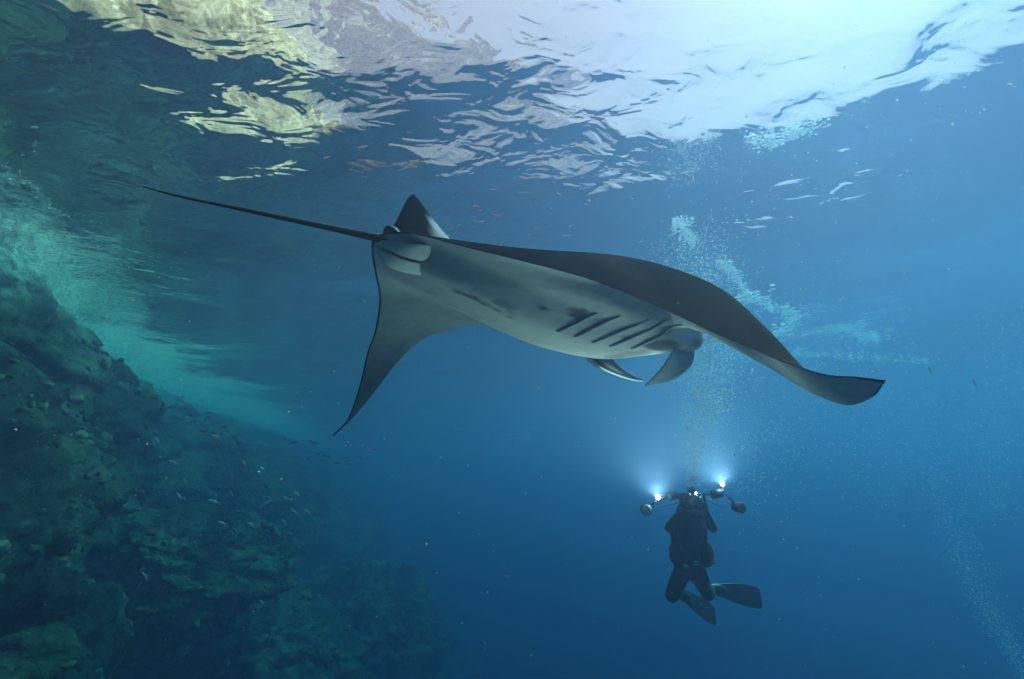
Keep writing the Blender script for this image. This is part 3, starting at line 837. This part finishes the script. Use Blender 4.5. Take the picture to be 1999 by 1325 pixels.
# ------------------------------------------------------------------ the camera rig the diver holds
LAMPS = []
def build_rig():
    root = empty('underwater_camera', DIVER + Vector((-.045, -.42, .64)))
    tag(root, 'black underwater camera housing with two arms and lit lamps, held by the diver', 'camera')
    O = Vector((-.045, -.42, .64))
    def B(): return bmesh.new()
    def loc(p): return Vector(p) - O
    bm = B(); box_bm(bm, loc((-.045, -.40, .685)), (.175, .12, .14), bevel=.018); hs = bm_obj('housing', bm, alu_m, root)
    bm = B(); cyl_bm(bm, loc((-.045, -.455, .678)), loc((-.045, -.52, .676)), .062, .068, 24); bm_obj('port_ring', bm, rubber_m, hs)
    bm = B(); sph_bm(bm, loc((-.045, -.515, .676)), .062, (1, .55, 1), 22, 14); bm_obj('dome_port', bm, glass_m, hs)
    bm = B(); box_bm(bm, loc((-.04, -.40, .79)), (.07, .07, .065), bevel=.012); cyl_bm(bm, loc((-.04, -.40, .755)), loc((-.04, -.40, .77)), .022); bm_obj('viewfinder', bm, rubber_m, hs)
    for p in ((-.075, -.445, .812), (-.005, -.445, .815), (-.095, -.465, .74), (.03, -.465, .725)):
        bm = B(); cyl_bm(bm, loc(p), loc(p) + Vector((0, -.012, 0)), .010, .010, 10); bm_obj('knob', bm, chrome_m, hs)
    for sx, x in ((-1, -.160), (1, .080)):
        bm = B(); cyl_bm(bm, loc((x, -.40, .60)), loc((x, -.40, .735)), .017, .017, 14)
        cyl_bm(bm, loc((x, -.40, .61)), loc((x - sx * .05, -.40, .635)), .010); cyl_bm(bm, loc((x, -.40, .73)), loc((x - sx * .05, -.40, .725)), .010)
        bm_obj('handle', bm, rubber_m, root)
    tray = B(); box_bm(tray, loc((-.04, -.40, .603)), (.26, .05, .014), bevel=.004); bm_obj('tray', tray, alu_m, root)
    lm = simple_mat('lamp_glow', (.9, .9, .9), .3, emit=(1.0, .93, .86, 120.0), var=.0)
    for sgn, pts, fl, st, lamp in ((1, [(.080, -.40, .735), (.195, -.42, .745), (.275, -.42, .768), (.385, -.44, .640)], (.205, -.42, .745), (.392, -.45, .617), (.269, -.44, .842)),
                                   (-1, [(-.160, -.40, .735), (-.248, -.42, .726), (-.385, -.42, .700), (-.49, -.42, .625)], (-.25, -.42, .726), (-.528, -.42, .595), (-.408, -.45, .712))):
        for a, b in zip(pts[:-1], pts[1:]):
            bm = B(); cyl_bm(bm, loc(a), loc(b), .010, .010, 10); bm_obj('arm', bm, alu_m, root)
        for p in pts[:3]:
            bm = B(); sph_bm(bm, loc(p), .021, u=12, v=8); bm_obj('ball_clamp', bm, alu_m, root)
        bm = B(); f0 = Vector(fl); cyl_bm(bm, loc(f0 + Vector((-.05, 0, -.01))), loc(f0 + Vector((.05, 0, .01))), .042, .042, 18); bm_obj('float', bm, float_m, root)
        # strobe: a stubby drum with a pale front
        s0 = Vector(st)
        bm = B(); cyl_bm(bm, loc(s0 + Vector((0, .07, 0))), loc(s0 + Vector((sgn * .01, -.05, 0))), .042, .056, 20); sb = bm_obj('strobe', bm, rubber_m, root)
        bm = B(); sph_bm(bm, loc(s0 + Vector((sgn * .01, -.05, 0))), .052, (1, .4, 1), 18, 10); bm_obj('diffuser', bm, white_m if sgn < 0 else glass_m, sb)
        # lit focus lamp
        l0 = Vector(lamp)
        bm = B(); cyl_bm(bm, loc(l0 + Vector((0, .11, 0))), loc(l0 + Vector((0, .012, 0))), .020, .026, 16); lb = bm_obj('focus_lamp', bm, alu_m, root)
        bm = B(); cyl_bm(bm, loc(l0 + Vector((0, .05, -.02))), loc(Vector(pts[2])), .008, .008, 8); bm_obj('mount', bm, alu_m, lb)
        bm = B(); sph_bm(bm, loc(l0), .020, (1, .5, 1), 14, 8); bm_obj('lamp_lens', bm, lm, lb)
        ld = bpy.data.lights.new('lamp_light', 'SPOT'); ld.energy = LAMP_W; ld.color = (1.0, .86, .74)
        ld.spot_size = rad(54); ld.spot_blend = 1.0; ld.shadow_soft_size = .03
        lo = link(bpy.data.objects.new('lamp_light', ld), root); lo.location = loc(l0 + Vector((0, -.03, 0)))
        aim = Vector((.45, 2.1, 1.32)) - (DIVER + l0)
        lo.rotation_euler = (-aim).to_track_quat('Z', 'Y').to_euler()
    bm = B(); cyl_bm(bm, loc((-.03, -.40, .752)), loc((-.03, -.475, .752)), .016, .018, 12); al = bm_obj('aiming_lamp', bm, alu_m, root)
    bm = B(); sph_bm(bm, loc((-.03, -.477, .752)), .012, (1, .5, 1), 12, 8); bm_obj('lamp_lens', bm, simple_mat('aiming_glow', (.9, .9, .9), .3, emit=(1.0, .95, .9, 30.0), var=.0), al)
    # sync cords
    for sgn in (-1, 1):
        tube('sync_cord', [loc(p) for p in ([(.06, -.42, .70), (.14, -.44, .66), (.24, -.44, .62), (.34, -.44, .625)] if sgn > 0 else [(-.13, -.42, .70), (-.22, -.44, .655), (-.34, -.44, .63), (-.47, -.42, .62)])], [.004] * 4, rubber_m, root, seg=6)
LAMP_W = 125.0
build_rig()

# ------------------------------------------------------------------ bubbles, foam, drifting specks
ICO_V = None
def ico(sub):
    bm = bmesh.new(); bmesh.ops.create_icosphere(bm, subdivisions=sub, radius=1.0)
    V = np.array([v.co[:] for v in bm.verts]); F = np.array([[v.index for v in f.verts] for f in bm.faces]); bm.free()
    return V, F
def cloud(name, pos, radii, mat, sub=1, squash=None, label=None):
    V, F = ico(sub)
    pos = np.asarray(pos); radii = np.asarray(radii)
    sq = np.ones((len(pos), 3)) if squash is None else squash
    P = pos[:, None] + V[None] * radii[:, None, None] * sq[:, None]
    Q = F[None] + (np.arange(len(pos)) * len(V))[:, None, None]
    o = big_mesh(name, P.reshape(-1, 3), Q.reshape(-1, 3), mat)
    tag(o, kind='stuff')
    if label: o['label'] = label
    return o

def bubble_mat():
    m, t, out = new_mat('air_bubble')
    N = t.nodes.new; L = t.links.new
    # a clump of air in water: part clear, part milky white that glows when lit from behind
    d = N('ShaderNodeBsdfDiffuse'); d.inputs['Color'].default_value = (.9, .95, .98, 1)
    tl = N('ShaderNodeBsdfTranslucent'); tl.inputs['Color'].default_value = (.9, .95, .98, 1)
    g = N('ShaderNodeBsdfGlossy'); g.inputs['Roughness'].default_value = .25
    tr = N('ShaderNodeBsdfTransparent')
    m1 = N('ShaderNodeMixShader'); m1.inputs[0].default_value = .55
    L(d.outputs[0], m1.inputs[1]); L(tl.outputs[0], m1.inputs[2])
    m2 = N('ShaderNodeMixShader'); m2.inputs[0].default_value = .2
    L(m1.outputs[0], m2.inputs[1]); L(g.outputs[0], m2.inputs[2])
    mx = N('ShaderNodeMixShader'); mx.inputs[0].default_value = .35
    L(m2.outputs[0], mx.inputs[1]); L(tr.outputs[0], mx.inputs[2]); L(mx.outputs[0], out.inputs[0])
    return m
bub_m = bubble_mat()

def plume(path, n, rmin, rmax, seed, power=1.0):
    """bubbles strewn along a rising path of (x, y, z, spread)"""
    r = np.random.default_rng(seed)
    A = catmull(path, 10)
    u = r.random(n) ** power * (len(A) - 1.001)
    i = u.astype(int); w = (u - i)[:, None]
    C = A[i] * (1 - w) + A[i + 1] * w
    g = r.normal(size=(n, 3)) * C[:, 3:4]
    # swirls: bubbles gather in clumps
    k = r.integers(0, max(2, n // 40), n); cl = r.normal(size=(max(2, n // 40), 3))
    P = C[:, :3] + .6 * g + .6 * cl[k] * C[:, 3:4]
    P[:, 2] = np.minimum(P[:, 2], SURF - .5)
    R = rmin * (rmax / rmin) ** (r.random(n) ** 2.2)
    return P, R

def build_bubbles():
    sets = []
    sets.append(plume([(1.95, 5.2, -.06, .03), (2.12, 5.3, .35, .09), (2.27, 5.4, .77, .16), (2.46, 5.5, 1.23, .22), (2.66, 5.7, 1.83, .30), (2.68, 5.9, 2.58, .32), (2.66, 6.1, 3.33, .40)], 12000, .0026, .014, 1, .7))
    sets.append(plume([(2.9, 6.2, -.2, .25), (3.6, 6.5, .5, .5), (4.1, 6.6, 1.1, .65), (4.7, 6.8, 1.8, .7), (5.3, 7.2, 2.6, .8)], 4500, .002, .010, 2))
    sets.append(plume([(5.4, 7.0, -.3, .2), (5.35, 7.0, .4, .35), (5.3, 7.0, 1.0, .5), (5.1, 7.1, 1.9, .6)], 1500, .002, .009, 3))
    for k, (P, R) in enumerate(sets):
        cloud('bubbles', P, R, bub_m, 1, label=['rising column of silver bubbles above the diver', 'loose veil of fine bubbles under the manta wing tip', 'thin drift of fine bubbles beyond the wing tip'][k])
    P, R = plume([(7.8, 8.0, -3.4, .05), (7.7, 8.0, -2.66, .08), (7.47, 8.0, -2.04, .12), (7.28, 8.0, -1.16, .17), (7.35, 8.2, -.39, .22), (7.49, 8.5, .47, .3), (8.09, 9.0, 1.49, .4)], 5200, .0025, .011, 4)
    cloud('bubbles', P, R, bub_m, 1, label='faint slanting trail of fine bubbles at the right')
    P, R = plume([(9.0, 9.0, -.6, .2), (9.15, 9.0, .31, .4), (9.66, 9.0, 1.29, .5), (10.2, 9.0, 2.34, .6), (10.9, 9.3, 3.4, .6)], 3000, .003, .012, 5)
    cloud('bubbles', P, R, bub_m, 1, label='pale column of bubbles at the right edge')
    # big bubbles spread just under the surface
    r = np.random.default_rng(9)
    n = 170
    X = np.r_[r.uniform(.2, 4.6, n // 2), r.normal(3.6, .55, n // 4), r.normal(2.6, .8, n - n // 2 - n // 4)]
    Y = np.r_[r.uniform(2.4, 5.4, n // 2), r.normal(3.3, .5, n // 4), r.normal(4.4, .7, n - n // 2 - n // 4)]
    Z = r.uniform(2.9, SURF - .3, n)
    cloud('bubbles', np.stack([X, Y, Z], 1), .0035 * (4.2 ** (r.random(n) ** 2)), bub_m, 2, label='large bubbles scattered under the bright water surface')

def build_foam():
    r = np.random.default_rng(12)
    lines = [([(4.9, 9.0), (5.9, 9.75), (6.9, 10.4), (7.3, 11.6), (7.0, 12.4)], 330, .26, .026),
             ([(7.9, 12.4), (8.8, 11.8), (10.7, 13.2), (11.8, 13.9)], 330, .30, .030),
             ([(3.9, 7.8), (4.4, 8.2), (4.9, 8.9)], 160, .12, .016),
             ([(2.75, 6.6), (2.95, 6.9), (3.3, 7.3)], 150, .14, .014),
             ([(3.0, 4.75), (3.35, 4.65), (3.65, 4.35)], 220, .13, .013),
             ([(9.5, 15), (12, 16), (15, 15.6)], 220, .5, .03)]
    P = []; R = []
    for pts, n, spread, rr in lines:
        A = catmull([list(p) + [0] for p in pts], 12)[:, :2]
        u = r.random(n) * (len(A) - 1.001); i = u.astype(int); w = (u - i)[:, None]
        c = A[i] * (1 - w) + A[i + 1] * w + r.normal(size=(n, 2)) * spread * (.25 + r.random((n, 1)) ** 3)
        P.append(np.c_[c, SURF + wave_height(c[:, 0], c[:, 1], .15) - .03 - .05 * r.random(n)]); R.append(rr * .55 * (4 ** (r.random(n) ** 1.6)))
    P = np.vstack(P); R = np.concatenate(R)
    sq = np.stack([1 + .8 * r.random(len(P)), 1 + .3 * r.random(len(P)), np.full(len(P), .3)], 1)
    cloud('foam', P, R, bub_m, 1, sq, 'white arcs of foam and trapped bubbles under the surface')

def build_specks():
    r = np.random.default_rng(33)
    n = 1300
    Y = r.uniform(.7, 7.5, n) ; X = r.uniform(-1.1, 1.1, n) * Y; Z = r.uniform(-.55, .62, n) * Y + .1
    k = Z < SURF - .3
    m = simple_mat('plankton', (.62, .50, .46), .8, var=.4, scale=3)
    P = np.stack([X, Y, Z], 1)[k]
    R = .0009 * (3.2 ** (r.random(k.sum()) ** 2)) * (.5 + .35 * P[:, 1] ** .6)
    cloud('plankton', P, R, m, 1, label='pale drifting specks of plankton through the water')
def build_surf():
    r = np.random.default_rng(77)
    A, Nn = curve2(SHORE, 22)
    n = 1800
    u = r.uniform(30, 190, n); i = u.astype(int); w = (u - i)[:, None]
    c = A[i] * (1 - w) + A[i + 1] * w
    gust = np.array([.5 + .5 * noise.noise(Vector((float(q) * .22, 3.1, 0))) for q in u])
    out = .55 + np.abs(r.normal(size=n)) * .45 * (.35 + gust)
    z = SURF - .35 - np.abs(r.normal(size=n)) * (.15 + .3 * gust)
    P = np.c_[c + Nn[i] * out[:, None], z]
    cloud('surf_bubbles', P, .004 * 6 ** (r.random(n) ** 2), bub_m, 1, label='milky belt of surf bubbles where the reef meets the surface')
build_bubbles()
build_surf()
build_foam()
build_specks()

# ------------------------------------------------------------------ fish
def fish_mesh(name, mat):
    """small spindle fish: body, forked tail, dorsal and anal fin in one skin; length 1, head towards +X"""
    V = []; F = []
    xs = [-.40, -.32, -.2, -.05, .1, .25, .37, .45, .5]
    hs = [.028, .045, .085, .125, .14, .128, .095, .055, .01]
    seg = 8
    for x, h in zip(xs, hs):
        for k in range(seg):
            a = 2 * math.pi * k / seg
            V.append((x, .48 * h * math.cos(a), h * math.sin(a)))
    for i in range(len(xs) - 1):
        for k in range(seg):
            a = i * seg + k; b = i * seg + (k + 1) % seg
            F.append((a, a + seg, b + seg, b))
    F.append(tuple(range(seg)))
    F.append(tuple((len(xs) - 1) * seg + k for k in range(seg))[::-1])
    def plate(pts, t=.006):
        o = len(V); n = len(pts)
        for sgn in (1, -1):
            for p in pts: V.append((p[0], sgn * t, p[1]))
        F.append(tuple(o + k for k in range(n))); F.append(tuple(o + n + k for k in range(n))[::-1])
        for k in range(n):
            F.append((o + k, o + (k + 1) % n, o + n + (k + 1) % n, o + n + k))
    plate([(-.37, .0), (-.40, .03), (-.56, .13), (-.50, .0), (-.56, -.13), (-.40, -.03)])
    plate([(.15, .125), (-.02, .19), (-.2, .10), (-.05, .10)])
    plate([(.0, -.11), (-.12, -.16), (-.24, -.07), (-.08, -.09)])
    me = bpy.data.meshes.new(name)
    me.from_pydata(V, [], F); me.materials.append(mat)
    bm = bmesh.new(); bm.from_mesh(me); bmesh.ops.recalc_face_normals(bm, faces=bm.faces); bm.to_mesh(me); bm.free()
    return me
silver_m = simple_mat('silver_scales', (.72, .74, .70), .25, metal=.5, var=.2, scale=5)
darkfish_m = simple_mat('dark_scales', (.03, .035, .04), .5, var=.3, scale=5)
silver_me = fish_mesh('small_fish', silver_m)
dark_me = fish_mesh('small_fish', darkfish_m)

def fish(me, loc, size, yaw, pitch, label, group=None):
    o = link(bpy.data.objects.new('small_fish', me))
    o.location = loc; o.scale = (size, size, size); o.rotation_euler = (0, -pitch, yaw)
    tag(o, label, 'fish', group)
FISH_S = [(-5.01, 6.52, 0.51), (-5.29, 7.2, 0.2), (-4.91, 6.81, 0.21), (-5.05, 7.33, -0.05), (-5.04, 7.38, -0.31), (-3.81, 6.14, -0.29), (-3.44, 6.03, 0.17), (-4.16, 7.84, 0.14), (-3.5, 6.57, 0.02), (-3.18, 6.52, -0.04), (-3.85, 8.19, -0.34), (-3.55, 7.03, -0.29), (-4.45, 7.84, -0.51), (-2.98, 7.05, -0.48), (-4.41, 7.41, -0.66), (-3.9, 6.33, -0.45), (-4.77, 7.4, -0.93), (-3.59, 7.91, -1.17), (-5.3, 7.15, -1.26), (-5.83, 7.63, -1.7), (-5.52, 7.48, -1.52), (-3.01, 6.14, -1.44), (-3.69, 7.67, -1.06), (-4.7, 7.3, -0.66), (-4.95, 6.66, -0.15), (-3.89, 6.07, 0.51), (-5.06, 7.9, -1.34), (-4.17, 7.04, -1.18), (-5.27, 7.58, -0.28), (-3.72, 7.93, -0.68), (-5.32, 7.57, -1.05), (-4.11, 8.03, -0.41), (-3.09, 6.87, -0.22), (-4.55, 7.76, -0.25), (-3.73, 6.98, -0.65), (-6.94, 8.06, -1.51), (-6.66, 7.93, -1.82), (-4.54, 6.21, -1.16), (-2.84, 6.3, -0.42)]
FISH_D = [(-6.88, 8.65, 1.47), (-8.0, 10.9, 1.88), (-6.57, 9.31, 1.22), (-6.59, 9.88, 1.35), (-5.58, 8.9, 0.96), (-5.73, 9.52, 0.8), (-4.32, 9.16, 0.67), (-3.87, 9.05, 0.65), (-3.93, 9.76, 0.44), (-3.47, 9.75, 0.4), (-4.67, 10.71, 0.42), (-3.75, 10.05, 0.31), (-3.19, 10.79, 0.63), (-3.43, 10.57, 0.44), (-4.57, 10.97, 0.54), (-3.93, 10.01, 0.44), (-5.02, 8.49, 0.61), (-6.01, 10.58, -0.19), (-6.71, 10.89, -0.22), (-8.11, 10.71, 1.6), (-6.48, 9.71, 1.25), (-4.98, 10.14, 0.83), (-3.76, 8.63, 0.66), (-3.61, 10.49, 0.28), (-6.78, 9.72, 1.15), (-5.95, 8.85, 0.86)]
r_ = random.Random(5)
for p in FISH_S:
    fish(silver_me, p, r_.uniform(.09, .16), rad(180 + r_.uniform(-25, 25)) if r_.random() < .8 else rad(r_.uniform(-30, 30)), rad(r_.uniform(15, 48)), 'tiny silver fish glinting in the school over the reef boulders', 'silver fish over the reef')
for p in FISH_D:
    fish(dark_me, p, r_.uniform(.11, .17), rad(r_.uniform(-25, 25)), rad(r_.uniform(-25, 10)), 'tiny dark fish in silhouette along the bright crest of the reef', 'dark fish along the reef crest')
fish(dark_me, (8.04, 8.5, 1.98), .19, rad(60), rad(60), 'small dark fish at the right, fainter and left of two')
fish(dark_me, (7.79, 7.5, 1.52), .20, rad(60), rad(62), 'small dark fish at the right edge, darker and right of two')
